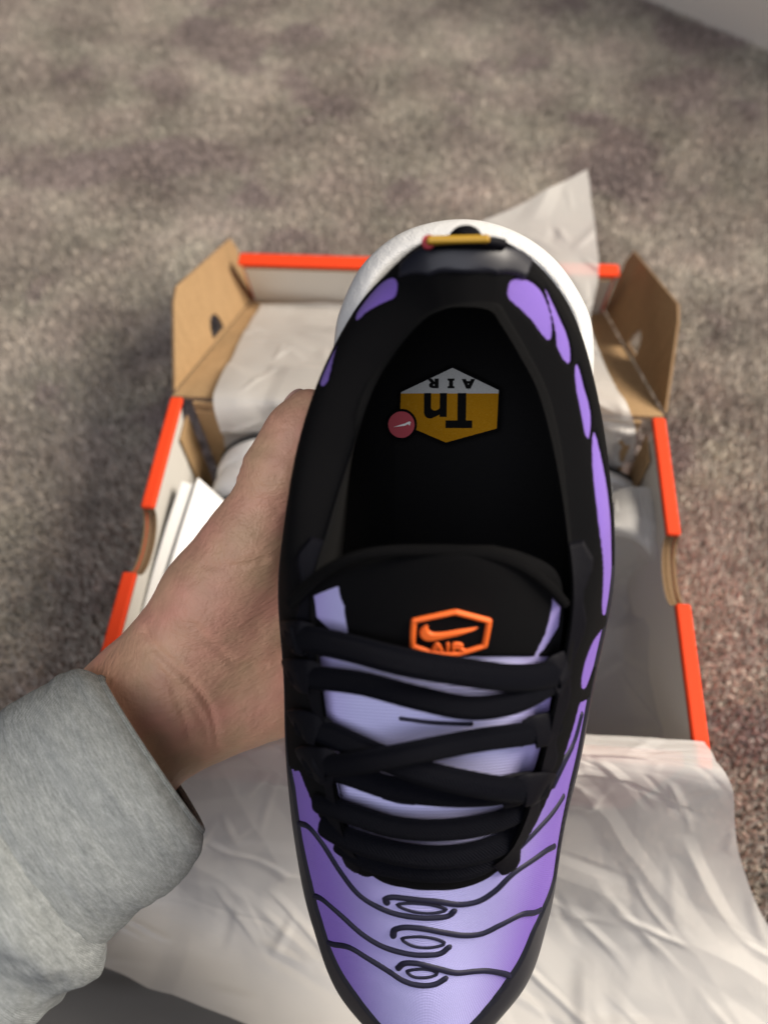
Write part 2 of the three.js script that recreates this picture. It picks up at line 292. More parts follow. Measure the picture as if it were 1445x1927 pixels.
function polyDist(P, x, y) {                               // signed: positive inside
  let d = 1e9, inside = false;
  for (let i = 0, j = P.length - 1; i < P.length; j = i++) {
    const [xi, yi] = P[i], [xj, yj] = P[j], ex = xj - xi, ey = yj - yi, t = clamp(((x - xi) * ex + (y - yi) * ey) / (ex * ex + ey * ey + 1e-18), 0, 1);
    d = Math.min(d, Math.hypot(x - xi - t * ex, y - yi - t * ey));
    if ((yi > y) !== (yj > y) && x < (xj - xi) * (y - yi) / (yj - yi) + xi) inside = !inside;
  }
  return inside ? d : -d;
}
function smoothPoly(P, n = 6) { const out = [], Q = P.map(([x, y]) => V(x, y, 0)); for (let i = 0; i < P.length * n; i++) { const p = crLoop(Q, i / (P.length * n)); out.push([p.x, p.y]); } return out; }
// a piece of a surface cut out where field > 0, raised by thick, its edge bevelled down to the surface
function cutPiece(f, nrm, u0, u1, nu, v0, v1, nv, field, thick, ramp, lu, lv, color) {
  const vs = []; for (let j = 0; j <= nv; j++) for (let i = 0; i <= nu; i++) { const u = lerp(u0, u1, i / nu), v = lerp(v0, v1, j / nv); vs.push([u, v, field(u, v)]); }
  const pos = [], uv = [];
  const emit = p => { const o = thick * sstep(0, ramp, p[2]) - 0.00025, q = f(p[0], p[1]).addScaledVector(nrm(p[0], p[1]), o); pos.push(q.x, q.y, q.z); uv.push(p[0] * lu, p[1] * lv); };
  const mix = (a, b) => { const t = a[2] / (a[2] - b[2]); return [lerp(a[0], b[0], t), lerp(a[1], b[1], t), 0]; };
  const tri = (a, b, c) => {
    const P = [a, b, c], out = [];
    for (let i = 0; i < 3; i++) { const p = P[i], q = P[(i + 1) % 3]; if (p[2] >= 0) out.push(p); if ((p[2] >= 0) !== (q[2] >= 0)) out.push(mix(p, q)); }
    for (let i = 1; i + 1 < out.length; i++) { emit(out[0]); emit(out[i]); emit(out[i + 1]); }
  };
  const w = nu + 1; for (let j = 0; j < nv; j++) for (let i = 0; i < nu; i++) { const a = vs[j * w + i], b = vs[j * w + i + 1], c = vs[(j + 1) * w + i], d = vs[(j + 1) * w + i + 1]; if (Math.max(a[2], b[2], c[2], d[2]) < 0) continue; tri(a, b, d); tri(a, d, c); }
  let g = new THREE.BufferGeometry(); g.setAttribute('position', new THREE.Float32BufferAttribute(pos, 3)); g.setAttribute('uv', new THREE.Float32BufferAttribute(uv, 2));
  g = mergeVertices(g, 1e-6); g.computeVertexNormals(); return g;
}
const shoe = thing('sneaker', 'black and purple sneaker held over the open shoe box, opening upward', 'sneaker', 'pair of black and purple sneakers');

// --- midsole and outsole
const SOLE = [[868, 417], [962, 438], [1042, 494], [1098, 580], [1112, 650], [1110, 740], [1102, 850], [1096, 1000], [1088, 1130], [1078, 1290], [1062, 1440], [1042, 1600], [1012, 1740], [945, 1895], [806, 2008], [662, 1900], [604, 1745], [574, 1590], [568, 1440], [574, 1280], [582, 1120], [590, 1000], [604, 850], [624, 735], [630, 650], [642, 585], [686, 498], [764, 438]].map(([a, b]) => S(a, b, .036));
const soleC = t => crLoop(SOLE, t);
function soleRing(t, inset, z) { const p = soleC(t), e = 0.004, tan = soleC(t + e).sub(soleC(t - e)).normalize(), n = V(-tan.y, tan.x, 0); if (n.dot(V(0.005, -0.04, 0).sub(p)) < 0) n.negate(); return V(p.x + n.x * inset, p.y + n.y * inset, z * ZS); }
const heelness = p => sstep(-0.02, 0.06, p.y);
{
  const prof = [[.024, .002], [.006, .0005], [.002, .004], [.0005, .014], [.0025, .020], [.0005, .026], [-.0004, .036], [.001, .042], [.006, .046], [.009, .042], [.012, .026]];
  const g = gridGeo(260, 40, (u, v) => { const f = v * (prof.length - 1), i = Math.min(prof.length - 2, Math.floor(f)), k = f - i; const c = q => V(prof[clamp(q, 0, prof.length - 1)][0], prof[clamp(q, 0, prof.length - 1)][1], 0); const p = crV(c(i - 1), c(i), c(i + 1), c(i + 2), k); const s = soleC(u); const hl = heelness(s), hz = lerp(0.62, 1, hl); return soleRing(u, p.x, p.y * hz); }, true, [0.75, 0.1]);
  mesh('midsole', g, M.midsole, shoe);
  // the heel wedge's raised step
  const o = gridGeo(200, 8, (u, v) => { const pr = [[.03, .0015], [.010, .0015], [.003, .0012], [.0012, -.0008], [.003, -.0038], [.012, -.0042], [.03, -.0042], [.05, -.0042], [.05, -.004]][Math.round(v * 8)]; const p = soleRing(u, pr[0], pr[1]); if (pr[0] >= 0.05) { p.x = lerp(p.x, 0.004, 0.9); } return p; }, true, [0.75, 0.1]);
  mesh('outsole', o, M.outsole, shoe);
}
// --- insole and lining
const INS = COL.map((c, i) => { const b = c[0], p = COL[(i + NC - 1) % NC][0], q = COL[(i + 1) % NC][0], tan = q.clone().sub(p).normalize(), n = V(-tan.y, tan.x, 0); if (n.dot(V(0.005, -0.04, 0).sub(b)) < 0) n.negate(); const inset = 0.013 + 0.008 * sstep(0.04, 0.09, b.y); return V(b.x + n.x * inset, b.y + n.y * inset, .042 * ZS); });
{
  const lin = (t, k) => {
    const e = U(t, 1), b = e.clone().lerp(crLoop(INS, t), lerp(0.22, 1, sstep(-0.09, -0.03, e.y))), d = V(b.x - e.x, b.y - e.y, 0), dl = d.length(); d.normalize();
    const fac = sstep(-0.09, -0.03, e.y), roll = Math.max(0.007, Math.min(0.013, dl * 0.45)) * lerp(0.12, 1, fac);
    const P = [e.clone().addScaledVector(nU(t, 1), lerp(-0.001, 0.0014, fac)), e.clone().addScaledVector(d, roll * 0.55).setZ(e.z - lerp(0.005, 0.0008, fac)), e.clone().addScaledVector(d, roll).setZ(e.z - 0.010), e.clone().lerp(b, lerp(0.2, 0.72, fac)).setZ(lerp(e.z, b.z, 0.5) - lerp(0.016, 0, fac)), b.clone().setZ(b.z + lerp(-0.022, 0.008, fac)), b.clone().setZ(b.z - lerp(0.028, 0.001, fac))];
    return crOpen(P, k);
  };
  mesh('collar_lining', gridGeo(260, 40, lin, true, [0.6, 0.09]), M.lining, shoe);
  const ins = mesh('insole', gridGeo(160, 14, (u, v) => { const p = crLoop(INS, u), c = V(0.004, clamp(p.y, -0.15, 0.035), p.z); return p.clone().lerp(c, v).setZ(p.z - 0.0015 * Math.sin(v * 1.57)); }, true, [0.5, 0.06]), M.lining, shoe);
  // badge printed on the insole, lettering upside down as seen from the toe
  const hex = [[851, 690], [940, 733], [936, 808], [838, 835], [750, 797], [752, 737]].map(([a, b]) => S(a, b, .0435));
  const cv = document.createElement('canvas'); cv.width = 512; cv.height = 400; const x = cv.getContext('2d');
  x.fillStyle = '#9c6d0b'; x.fillRect(0, 0, 512, 400); x.fillStyle = '#a5a7a6'; x.fillRect(0, 0, 512, 138);
  for (let i = 0; i < 9000; i++) { x.fillStyle = rnd() > 0.5 ? 'rgba(255,255,255,0.08)' : 'rgba(0,0,0,0.08)'; x.fillRect(rnd() * 512, rnd() * 400, 3, 2); }
  x.fillStyle = '#0b0b0c';
  const txt = (s, cx, cy, size, sx) => { x.save(); x.translate(cx, cy); x.rotate(Math.PI); x.scale(sx, 1); x.font = 'bold ' + size + 'px sans-serif'; x.textAlign = 'center'; x.textBaseline = 'middle'; x.fillText(s, 0, 0); x.strokeText(s, 0, 0); x.restore(); };
  x.lineWidth = 5; x.strokeStyle = '#0b0b0c'; txt('R', 178, 86, 62, 1.45); txt('I', 264, 86, 62, 1.4); txt('A', 352, 88, 62, 1.45);
  // "Tn": heavy strokes
  x.fillRect(298, 136, 44, 152); x.fillRect(238, 278, 136, 40);           // T upside down
  x.fillRect(208, 136, 36, 124); x.fillRect(128, 136, 36, 104); x.beginPath(); x.moveTo(128, 230); x.quadraticCurveTo(128, 270, 166, 268); x.lineTo(212, 246); x.lineTo(208, 214); x.quadraticCurveTo(180, 240, 164, 214); x.fill();
  const tex = new THREE.CanvasTexture(cv); tex.colorSpace = THREE.SRGBColorSpace;
  const xs = hex.map(p => p.x), ys = hex.map(p => p.y), x0 = Math.min(...xs), x1 = Math.max(...xs), y0 = Math.min(...ys), y1 = Math.max(...ys);
  const bs = new THREE.Shape(hex.map(p => new THREE.Vector2(p.x, p.y))), bg = new THREE.ExtrudeGeometry(bs, { depth: 0.0006, bevelEnabled: false }); { const p = bg.attributes.position, uv = bg.attributes.uv; for (let i = 0; i < p.count; i++) uv.setXY(i, (p.getX(i) - x0) / (x1 - x0), (p.getY(i) - y0) / (y1 - y0)); }
  const badge = mesh('insole_badge', bg, phy({ map: tex, roughness: 0.8, specularIntensity: 0.15 }), ins); badge.position.z = hex[0].z;
  const bc = S(755, 799, .0435);
  const disc = mesh('round_patch', new THREE.CylinderGeometry(0.0048, 0.0048, 0.0012, 40).rotateX(Math.PI / 2), M.red, ins); disc.position.set(bc.x, bc.y, bc.z + 0.0012);
  const ring = mesh('stitched_edge', new THREE.TorusGeometry(0.0051, 0.0006, 8, 48), M.blackCloth, ins); ring.position.set(bc.x, bc.y, bc.z + 0.0012);
  const sw = new THREE.Shape([[-.0030, -.0009], [.0012, .0004], [.0030, .0012], [.0034, .0009], [.0030, -.0004], [.0024, .0002], [.0012, -.0004]].map(([a, b]) => new THREE.Vector2(a, b)));
  const swm = mesh('curved_tick', new THREE.ExtrudeGeometry(sw, { depth: 0.0004, bevelEnabled: false }), M.white, ins); swm.position.set(bc.x, bc.y, bc.z + 0.0018);
  const st = mesh('stitching', mergeGeometries(hex.map((p, i) => { const q = hex[(i + 1) % 6]; return new THREE.TubeGeometry(new THREE.LineCurve3(p.clone().setZ(p.z + .0004), q.clone().setZ(q.z + .0004)), 4, 0.0005, 6); })), M.blackCloth, ins);
}
// --- upper fabric (dyed mesh) with its dye from lilac to purple
const LIL = [0.53, 0.51, 0.92], PUR = [0.23, 0.13, 0.56];
function dye(p) {
  const toe = sstep(0.03, -0.09, p.y), cx = 0.012 + lerp(0, 0.006, toe), hw = lerp(0.036, 0.045, sstep(-0.2, -0.08, p.y));
  let k = clamp(Math.abs(p.x - cx) / hw, 0, 1.3); k = sstep(0.22, 1.0, k) * lerp(1, 1, toe); k = lerp(1, k, toe);
  return [0, 1, 2].map(i => lerp(LIL[i], PUR[i], k));
}
function paint(g, fn) { const p = g.attributes.position, c = []; for (let i = 0; i < p.count; i++) c.push(...fn(V(p.getX(i), p.getY(i), p.getZ(i)))); g.setAttribute('color', new THREE.Float32BufferAttribute(c, 3)); return g; }
mesh('mesh_upper', paint(gridGeo(420, 64, (u, v) => U(u, v * 0.965), true, [LU, LV]), dye), M.purple, shoe);

const cropPt = (ox, oy, k) => ([a, b]) => [ox + a * k, oy + b * k];
const c1 = cropPt(480, 400, 700 / 1445), c3 = cropPt(480, 1400, 700 / 1445);
const metric = ([u, v]) => [u * LU, v * LV];
const unwrap = (P, ref) => P.map(([u, v]) => { while (u - ref > 0.5) u--; while (u - ref < -0.5) u++; return [u, v]; });
const windows = [
  [[744, 526], [743, 556], [717, 570], [690, 586], [672, 602], [676, 582], [690, 557], [715, 536]],
  [[641, 640], [624, 690], [612, 724], [604, 716], [616, 680], [632, 645]],
  [[988, 272], [1060, 268], [1110, 312], [1143, 400], [1148, 480], [1130, 488], [1080, 420], [1020, 360], [984, 325]].map(c1),
  [[1120, 290], [1165, 380], [1205, 470], [1219, 530], [1215, 585], [1178, 530], [1170, 470], [1150, 380]].map(c1),
  [[1248, 590], [1274, 680], [1299, 780], [1293, 875], [1277, 830], [1256, 720], [1244, 640]].map(c1),
  [[1116, 812], [1136, 890], [1147, 970], [1151, 1030], [1145, 1140], [1131, 1148], [1133, 1080], [1128, 1000], [1117, 900]],
  [[1132, 1186], [1120, 1240], [1102, 1292], [1092, 1287], [1097, 1250], [1113, 1208]],
].map(w => unwrap(w.map(([a, b]) => locU(a, b)), 0.5).map(metric)).map(P => smoothPoly(P, 3));
const hbPts = [[566, 1452], [590, 1512], [640, 1602], [700, 1650], [760, 1672], [880, 1670], [935, 1640], [1000, 1560], [1040, 1475], [1066, 1400], [1088, 1322]].map(([a, b]) => { let [u, v] = locU(a, b); if (u > 0.5) u -= 1; return [u, v]; }).sort((a, b) => a[0] - b[0]);
{ const f = hbPts[0], l = hbPts[hbPts.length - 1]; hbPts.unshift([f[0] - 0.02, -0.4]); hbPts.push([l[0] + 0.02, -0.4]); }
const pl = (P, x) => { if (x <= P[0][0]) return P[0][1]; for (let i = 1; i < P.length; i++) if (x <= P[i][0]) { const t = (x - P[i - 1][0]) / (P[i][0] - P[i - 1][0]); return lerp(P[i - 1][1], P[i][1], t); } return P[P.length - 1][1]; };
const hb = u => { let x = ((u % 1) + 1) % 1; if (x > 0.5) x -= 1; return (x < hbPts[0][0] || x > hbPts[hbPts.length - 1][0]) ? -0.4 : pl(hbPts, x); };
mesh('quarter_overlay', cutPiece(U, nU, 0, 1, 560, 0, 1, 76, (u, v) => { let d = (v - hb(u)) * LV; const m = [u * LU, v * LV]; for (const w of windows) d = Math.min(d, -polyDist(w, m[0], m[1])); return d; }, 0.0010, 0.0012, LU, LV), M.blackCloth, shoe);
// glossy heel counter
{
  const P = unwrap([[742, 478], [800, 466], [878, 458], [950, 468], [1005, 490], [985, 530], [930, 522], [875, 520], [810, 524], [750, 528]].map(([a, b]) => locU(a, b)), 0.5).map(metric);
  mesh('heel_counter', cutPiece(U, nU, 0.38, 0.66, 160, 0.2, 1, 70, (u, v) => polyDist(P, u * LU, v * LV), 0.0018, 0.0015, LU, LV), M.blackGloss, shoe);
}
// mudguard round the toe
{
  const L = [[548, 1440], [556, 1480], [570, 1580], [588, 1660], [622, 1780], [660, 1852], [716, 1925], [806, 1965]], Rr = [[1072, 1470], [1052, 1570], [1040, 1650], [1022, 1700], [998, 1752], [955, 1835], [884, 1925]];
  const pts = [...L, ...Rr].map(([a, b]) => { let [u, v] = locU(a, b); if (u > 0.5) u -= 1; return [u, v]; }).sort((a, b) => a[0] - b[0]);
  mesh('mudguard', cutPiece(U, nU, -0.28, 0.28, 260, 0, 0.7, 50, (u, v) => (pl(pts, u) - v) * LV, 0.0013, 0.0012, LU, LV), M.blackGloss, shoe);
}
// eyestay either side of the throat: thick satin overlay
for (const [ua, ub] of [[0.082, 0.262], [0.738, 0.918]]) {
  mesh('eyestay', cutPiece(U, nU, ua - 0.01, ub + 0.01, 120, 0.6, 1, 30, (u, v) => Math.min((u - ua) * LU, (ub - u) * LU, (v - 0.86 - 0.03 * Math.cos((u - ua) / (ub - ua) * Math.PI * 2 * 6)) * LV), 0.0022, 0.0018, LU, LV), M.blackSatin, shoe);
}
// --- ribs moulded on the toe: each line is a raised bead on the surface
function bead(path, r, f, n, loc, mat, parent, name = 'rib', loop = false, low = -0.25) {
  const P = path.map(([a, b]) => { const [u, v] = loc(a, b); return f(u, v).addScaledVector(n(u, v), r * low); });
  const curve = new THREE.CatmullRomCurve3(P, loop, 'centripetal');
  const g = new THREE.TubeGeometry(curve, Math.max(12, P.length * 7), r, 8, loop);
  if (!loop) { const a = new THREE.SphereGeometry(r, 8, 6); const b = a.clone(); a.translate(P[0].x, P[0].y, P[0].z); const e = P[P.length - 1]; b.translate(e.x, e.y, e.z); return mesh(name, mergeGeometries([g, a, b]), mat, parent); }
  return mesh(name, g, mat, parent);
}
const RIBS = [
  [[1158, 398], [1130, 412], [1090, 440], [1000, 502], [930, 570], [870, 608], [800, 622], [700, 610], [600, 600], [525, 594], [505, 604], [512, 616]],
  [[175, 308], [215, 325], [260, 380], [330, 490], [400, 580], [470, 628], [540, 657], [620, 672], [700, 674], [752, 666], [772, 648]],
  [[1105, 645], [1080, 655], [1030, 662], [950, 702], [880, 735], [810, 742], [730, 731], [650, 716], [580, 711], [542, 722], [536, 745]],
  [[200, 578], [222, 588], [262, 602], [330, 660], [420, 740], [500, 787], [580, 811], [660, 819], [722, 811], [752, 788]],
  [[990, 902], [968, 892], [900, 880], [850, 882], [780, 888], [700, 869], [630, 851], [580, 851], [556, 870]],
  [[285, 770], [308, 778], [370, 790], [440, 832], [520, 882], [580, 920], [640, 936], [700, 931], [738, 910]],
  [[1192, 205], [1150, 268], [1090, 335], [1030, 395]],
].map(r => r.map(c3));
RIBS.push([[1092, 1345], [1078, 1395], [1052, 1440], [1030, 1480]], [[1040, 1478], [1058, 1440], [1075, 1405]]);
for (const r of RIBS) bead(r, 0.0014, U, nU, locU, M.rib, shoe);
for (const o of [[[552, 624], [620, 618], [700, 628], [742, 644], [700, 655], [610, 650]], [[570, 757], [640, 748], [710, 760], [735, 776], [690, 789], [610, 783]], [[590, 884], [640, 874], [690, 880], [706, 893], [660, 907], [612, 902]]]) bead(o.map(c3), 0.0008, U, nU, locU, M.rib, shoe, 'rib', true);

// --- tongue
const TR = [[1648, 706, 902, .072, .076], [1620, 690, 925, .080, .084], [1550, 652, 972, .086, .092], [1450, 628, 1004, .091, .099], [1350, 606, 1030, .096, .106], [1250, 590, 1045, .099, .112], [1180, 580, 1054, .103, .118], [1120, 584, 1056, .107, .122], [1072, 628, 1040, .111, .125], [1046, 715, 985, .115, .126], [1034, 775, 935, .116, .125], [1034, 775, 935, .110, .118], [1050, 760, 950, .100, .106]]
  .map(([y, a, b, ze, zm]) => [0, 0.25, 0.5, 0.75, 1].map(k => S(lerp(a, b, k), y + 14 * (1 - Math.pow(2 * k - 1, 2)) * (y > 1300 ? 1 : 0), lerp(ze, zm, 1 - Math.pow(Math.abs(2 * k - 1), 2.2)))));
const TG = (u, v) => crOpen(TR.map(r => crOpen(r, u)), v);
const sgnT = normalOf(TG, 0.5, 0.5).z > 0 ? 1 : -1;
const nT = (u, v) => { u = clamp(u, 0.003, 0.997); const e = 0.002; return TG(u + e, v).sub(TG(u - e, v)).cross(TG(u, Math.min(1, v + e)).sub(TG(u, Math.max(0, v - e)))).normalize().multiplyScalar(sgnT); };
const locT = makeLocator((u, v) => TG(u, v * 0.8), 120, 160, false), locTg = (a, b) => { const [u, v] = locT(a, b); return [u, v * 0.8]; };
const LTu = 0.085, LTv = 0.15, mT = ([u, v]) => [u * LTu, v * LTv];
const tongue = mesh('tongue', paint(gridGeo(60, 110, TG, false, [LTu, LTv]), p => { const k = sstep(0.02, 0.046, Math.abs(p.x - 0.014)); return [0, 1, 2].map(i => lerp([0.58, 0.58, 0.95][i], [0.32, 0.23, 0.64][i], k)); }), M.purple, shoe);
{
  const wedge = [[[580, 1126], [636, 1104], [646, 1140], [654, 1196], [622, 1184], [596, 1160]], [[1040, 1118], [1054, 1132], [1048, 1180], [1022, 1222], [1006, 1236], [1028, 1190], [1038, 1150]]].map(w => w.map(([a, b]) => mT(locTg(a, b))));
  const vb = locTg(820, 1236)[1];
  mesh('tongue_panel', cutPiece(TG, nT, 0, 1, 90, vb - 0.02, 1, 90, (u, v) => { let d = (v - vb) * LTv; for (const w of wedge) d = Math.min(d, -polyDist(w, u * LTu, v * LTv)); return d; }, 0.0012, 0.001, LTu, LTv), M.blackCloth, tongue);
  // padded binding along the top edge
  const bind = []; for (let i = 0; i <= 30; i++) { const a = i / 30; bind.push(S(lerp(548, 1062, a), 1036 + 100 * Math.pow(Math.abs(2 * a - 1), 3.2), lerp(.108, .1255, 1 - Math.pow(Math.abs(2 * a - 1), 3)))); }
  mesh('tongue_binding', new THREE.TubeGeometry(new THREE.CatmullRomCurve3(bind), 90, 0.0017, 10), M.blackCloth, tongue);
  const lg = cropPt(740, 1120, 220 / 1445), f = (u, v) => TG(u, v).addScaledVector(nT(u, v), 0.0011);
  const strokes = [[[240, 590], [246, 430], [258, 285], [500, 232], [755, 178], [960, 232], [1165, 288], [1140, 440], [1112, 588], [960, 640], [800, 690], [640, 690], [430, 660], [240, 590]]];
  for (const s of strokes) { for (let i = 0; i + 1 < s.length; i++) bead([s[i], [(s[i][0] + s[i + 1][0]) / 2, (s[i][1] + s[i + 1][1]) / 2], s[i + 1]].map(lg), 0.00085, f, nT, locTg, M.logo, tongue, 'logo_border', false, 0.1); }
  for (const s of [[[480, 640], [535, 560], [592, 640]], [[505, 612], [535, 610], [568, 612]], [[665, 560], [665, 600], [665, 640]], [[735, 640], [738, 565], [825, 572], [830, 600], [745, 606]], [[780, 606], [820, 622], [862, 642]]]) bead(s.map(lg), 0.0005, f, nT, locTg, M.logo, tongue, 'logo_letter', false, 0.4);
  const sw = smoothPoly([[322, 450], [345, 375], [420, 338], [440, 400], [490, 428], [620, 424], [820, 392], [1050, 368], [860, 448], [620, 505], [450, 535], [360, 512]].map(lg).map(([a, b]) => mT(locTg(a, b))), 4);
  const us = sw.map(p => p[0] / LTu), vs = sw.map(p => p[1] / LTv);
  mesh('logo_tick', cutPiece(f, nT, Math.min(...us), Math.max(...us), 90, Math.min(...vs), Math.max(...vs), 50, (u, v) => polyDist(sw, u * LTu, v * LTv), 0.0009, 0.0006, LTu, LTv), M.logo, tongue);
  { const v1 = locTg(800, 1606)[1]; mesh('throat_panel', cutPiece(TG, nT, 0, 1, 60, 0, v1 + 0.01, 40, (u, v) => (v1 - v) * LTv, 0.0012, 0.001, LTu, LTv), M.blackSatin, tongue); }
  for (const s of [[[755, 1352], [820, 1360], [886, 1362]], [[722, 1500], [750, 1508], [778, 1511]], [[745, 1570], [772, 1575], [800, 1578]]]) bead(s, 0.0009, TG, nT, locTg, M.rib, tongue, 'woven_slot');
}
// --- laces
const zUp = (p, t) => V((p.x - 0.012) * 9, 0, 1);
const LACES = [
  [0.0044, [[542, 1200, .098], [575, 1202, .109], [660, 1220, .1175], [760, 1246, .1225], [880, 1266, .122], [970, 1276, .117], [1040, 1268, .109], [1072, 1250, .099]]],
  [0.0038, [[545, 1270, .096], [590, 1275, .106], [680, 1286, .112], [780, 1312, .1165], [880, 1332, .1175], [965, 1322, .1145], [1030, 1290, .1085], [1068, 1262, .099]]],
  [0.0042, [[556, 1362, .091], [606, 1376, .100], [700, 1418, .107], [800, 1455, .1105], [900, 1478, .1095], [980, 1488, .103], [1030, 1482, .093]]],
  [0.0038, [[1056, 1365, .094], [996, 1380, .104], [900, 1393, .1105], [800, 1412, .1155], [700, 1432, .1125], [620, 1440, .1035], [572, 1432, .092]]],
  [0.0040, [[575, 1440, .089], [640, 1452, .098], [740, 1484, .1035], [840, 1496, .105], [930, 1494, .102], [1010, 1478, .093]]],
  [0.0038, [[588, 1508, .086], [650, 1528, .0945], [740, 1556, .0985], [830, 1562, .100], [920, 1550, .0975], [990, 1524, .0885]]],
  [0.0042, [[600, 1548, .084], [660, 1580, .090], [760, 1608, .0945], [850, 1612, .0945], [930, 1594, .090], [985, 1560, .0835]]],
  [0.0042, [[630, 1580, .083], [700, 1620, .0880], [800, 1638, .0895], [885, 1632, .0880], [955, 1596, .083]]],
];
for (const [li, [hw, P]] of LACES.entries()) {
  mesh('shoelace', sweep(P.map(([a, b, z]) => S(a, b, z)), hw * 0.96, 0.0019, zUp, 70, 18, 0.85), M.lace, shoe);
  if (li < 5) for (const k of [0, P.length - 1]) {           // webbing loop the lace runs through
    const e = P[k], i = P[k ? k - 1 : 1], o = (q, t, dz) => S(lerp(e[0], i[0], t) + q, lerp(e[1], i[1], t), lerp(e[2], i[2], t) + dz);
    const s = k ? 1 : -1; mesh('lace_loop', sweep([o(s * 4, 0.1, -.008), o(s * 1, 0.12, -.001), o(0, 0.3, .0028), o(0, 0.6, .0028), o(0, 0.9, .0012), o(0, 0.95, -.003)], 0.0056, 0.0011, zUp, 30, 20, 0.85), M.blackSatin, shoe);
  }
}
// --- heel tab with its small badge
{
  const tab = mesh('heel_tab', sweep([S(800, 462, .104), S(835, 459, .107), S(876, 458, .108), S(915, 460, .107), S(945, 466, .104)], 0.0016, 0.0030, () => V(0, 0.3, 1), 30, 12, 0.7), M.blackSatin, shoe);
  const b = mesh('heel_badge', new RoundedBoxGeometry(0.0175, 0.0022, 0.005, 3, 0.0008), M.yellow, tab); b.position.copy(S(861, 453, .109)); b.rotation.z = 0.02;
  const r = mesh('heel_badge_patch', new THREE.CylinderGeometry(0.0019, 0.0019, 0.0020, 24), M.red, tab); r.position.copy(S(806, 456, .108)); r.rotation.x = Math.PI / 2;
  const k = mesh('pull_loop', new THREE.SphereGeometry(0.0048, 16, 12).scale(1, 0.75, 1.2), M.blackSatin, tab); k.position.copy(S(875, 449, .101));
}
shoe.applyMatrix4(shoeM);
{ // the other shoe of the pair lies on its side in the box
  const other = shoe.clone(); other.name = numbered('sneaker'); scene.add(other);
  other.userData = { label: 'matching sneaker lying on its side inside the shoe box, mostly hidden', category: 'sneaker', group: 'pair of black and purple sneakers' };
  const R = new THREE.Matrix4().makeBasis(V(0, 1, 0), V(-1, 0, 0), V(0, 0, 1)).setPosition(-0.040, 0.040, 0.018).scale(V(0.94, 0.94, 0.94));
  other.position.set(0, 0, 0); other.quaternion.identity(); other.scale.set(1, 1, 1); other.applyMatrix4(R);
}

// ---------------------------------------------------------------- tissue paper
function sheet(name, rows, nu, nv, amp, sd, W = 0.36, Hh = 0.3, count = 70) {
  const f = (u, v) => crOpen(rows.map(r => crOpen(r, u)), v);
  let q = Math.floor(sd * 1000) + 17; const rr = () => { q = (q * 16807) % 2147483647; return q / 2147483647; };
  const folds = []; for (let i = 0; i < count; i++) { const a = rr() * Math.PI, big = rr() < 0.22; folds.push({ x: rr() * W, y: rr() * Hh, c: Math.cos(a), s: Math.sin(a), l: (big ? 0.06 : 0.022) * (0.5 + rr()), w1: (big ? 0.022 : 0.0055) * (0.4 + rr()), w2: (big ? 0.022 : 0.0055) * (0.4 + rr()), h: (big ? 1 : 0.5) * (rr() < 0.7 ? 1 : -0.8) * (0.4 + 0.8 * rr()) }); }
  const crumple = (u, v) => {
    const X = u * W, Y = v * Hh; let z = 0.9 * noise(X * 11 + sd, Y * 11, 2) + 0.35 * noise(X * 27, Y * 27 + sd, 5);
    for (const k of folds) { const dx = X - k.x, dy = Y - k.y, along = Math.abs(dx * k.c + dy * k.s) / k.l; if (along > 1) continue; const d = -dx * k.s + dy * k.c, t = d > 0 ? 1 - d / k.w1 : 1 + d / k.w2; if (t > 0) z += k.h * t * (1 - along * along); }
    return z;
  };
  const g = gridGeo(nu, nv, (u, v) => {
    const p = f(u, v), e = 0.004, a = f(Math.min(1, u + e), v).sub(f(Math.max(0, u - e), v)), b = f(u, Math.min(1, v + e)).sub(f(u, Math.max(0, v - e))), n = a.cross(b).normalize(); if (n.y < 0) n.negate();
    const k = typeof amp === 'function' ? amp(u, v) : amp;
    return p.addScaledVector(n, k * crumple(u, v)).addScaledVector(V(noise(p.x * 40, p.z * 40, sd), 0, noise(p.z * 40, p.x * 40, sd + 3)), k * 0.4);
  }, false, [0.35, 0.3]);
  return mesh(name, g, M.tissue);
}
const H = L => L.map(([a, b, y]) => atHeight(a, b, y));
// sheet lying over the lid and the back of the box, its corner sticking up behind the heel
tag(sheet('tissue_paper', [
  [[425, 860, .052], [560, 900, .05], [700, 920, .05], [850, 920, .06], [1050, 900, .07], [1195, 870, .08]],
  [[418, 818, .108], [530, 800, .114], [680, 800, .116], [850, 800, .12], [1040, 800, .122], [1196, 812, .122]],
  [[402, 748, .132], [520, 742, .134], [680, 742, .136], [850, 742, .138], [1030, 742, .142], [1178, 760, .142]],
  [[428, 690, .104], [540, 680, .098], [685, 680, .098], [850, 680, .10], [1020, 675, .112], [1140, 690, .118]],
  [[460, 628, .062], [560, 625, .06], [692, 620, .06], [850, 615, .07], [1010, 610, .09], [1112, 610, .105]],
  [[487, 582, .028], [580, 582, .024], [700, 580, .026], [850, 560, .05], [1010, 525, .085], [1124, 530, .095]],
  [[489, 576, .025], [590, 575, .022], [705, 570, .024], [850, 500, .07], [1000, 450, .092], [1122, 450, .10]],
  [[490, 573, .024], [595, 571, .021], [710, 562, .023], [850, 448, .08], [985, 382, .095], [1104, 318, .10]],
].map(H), 200, 260, (u, v) => 0.0024 * (1 - 0.75 * sstep(0.6, 0.72, v) * (1 - sstep(0.35, 0.6, u))), 2.3, 0.3, 0.42, 170), 'crumpled white tissue paper lying over the open box lid', 'tissue paper', 'tissue paper sheets');
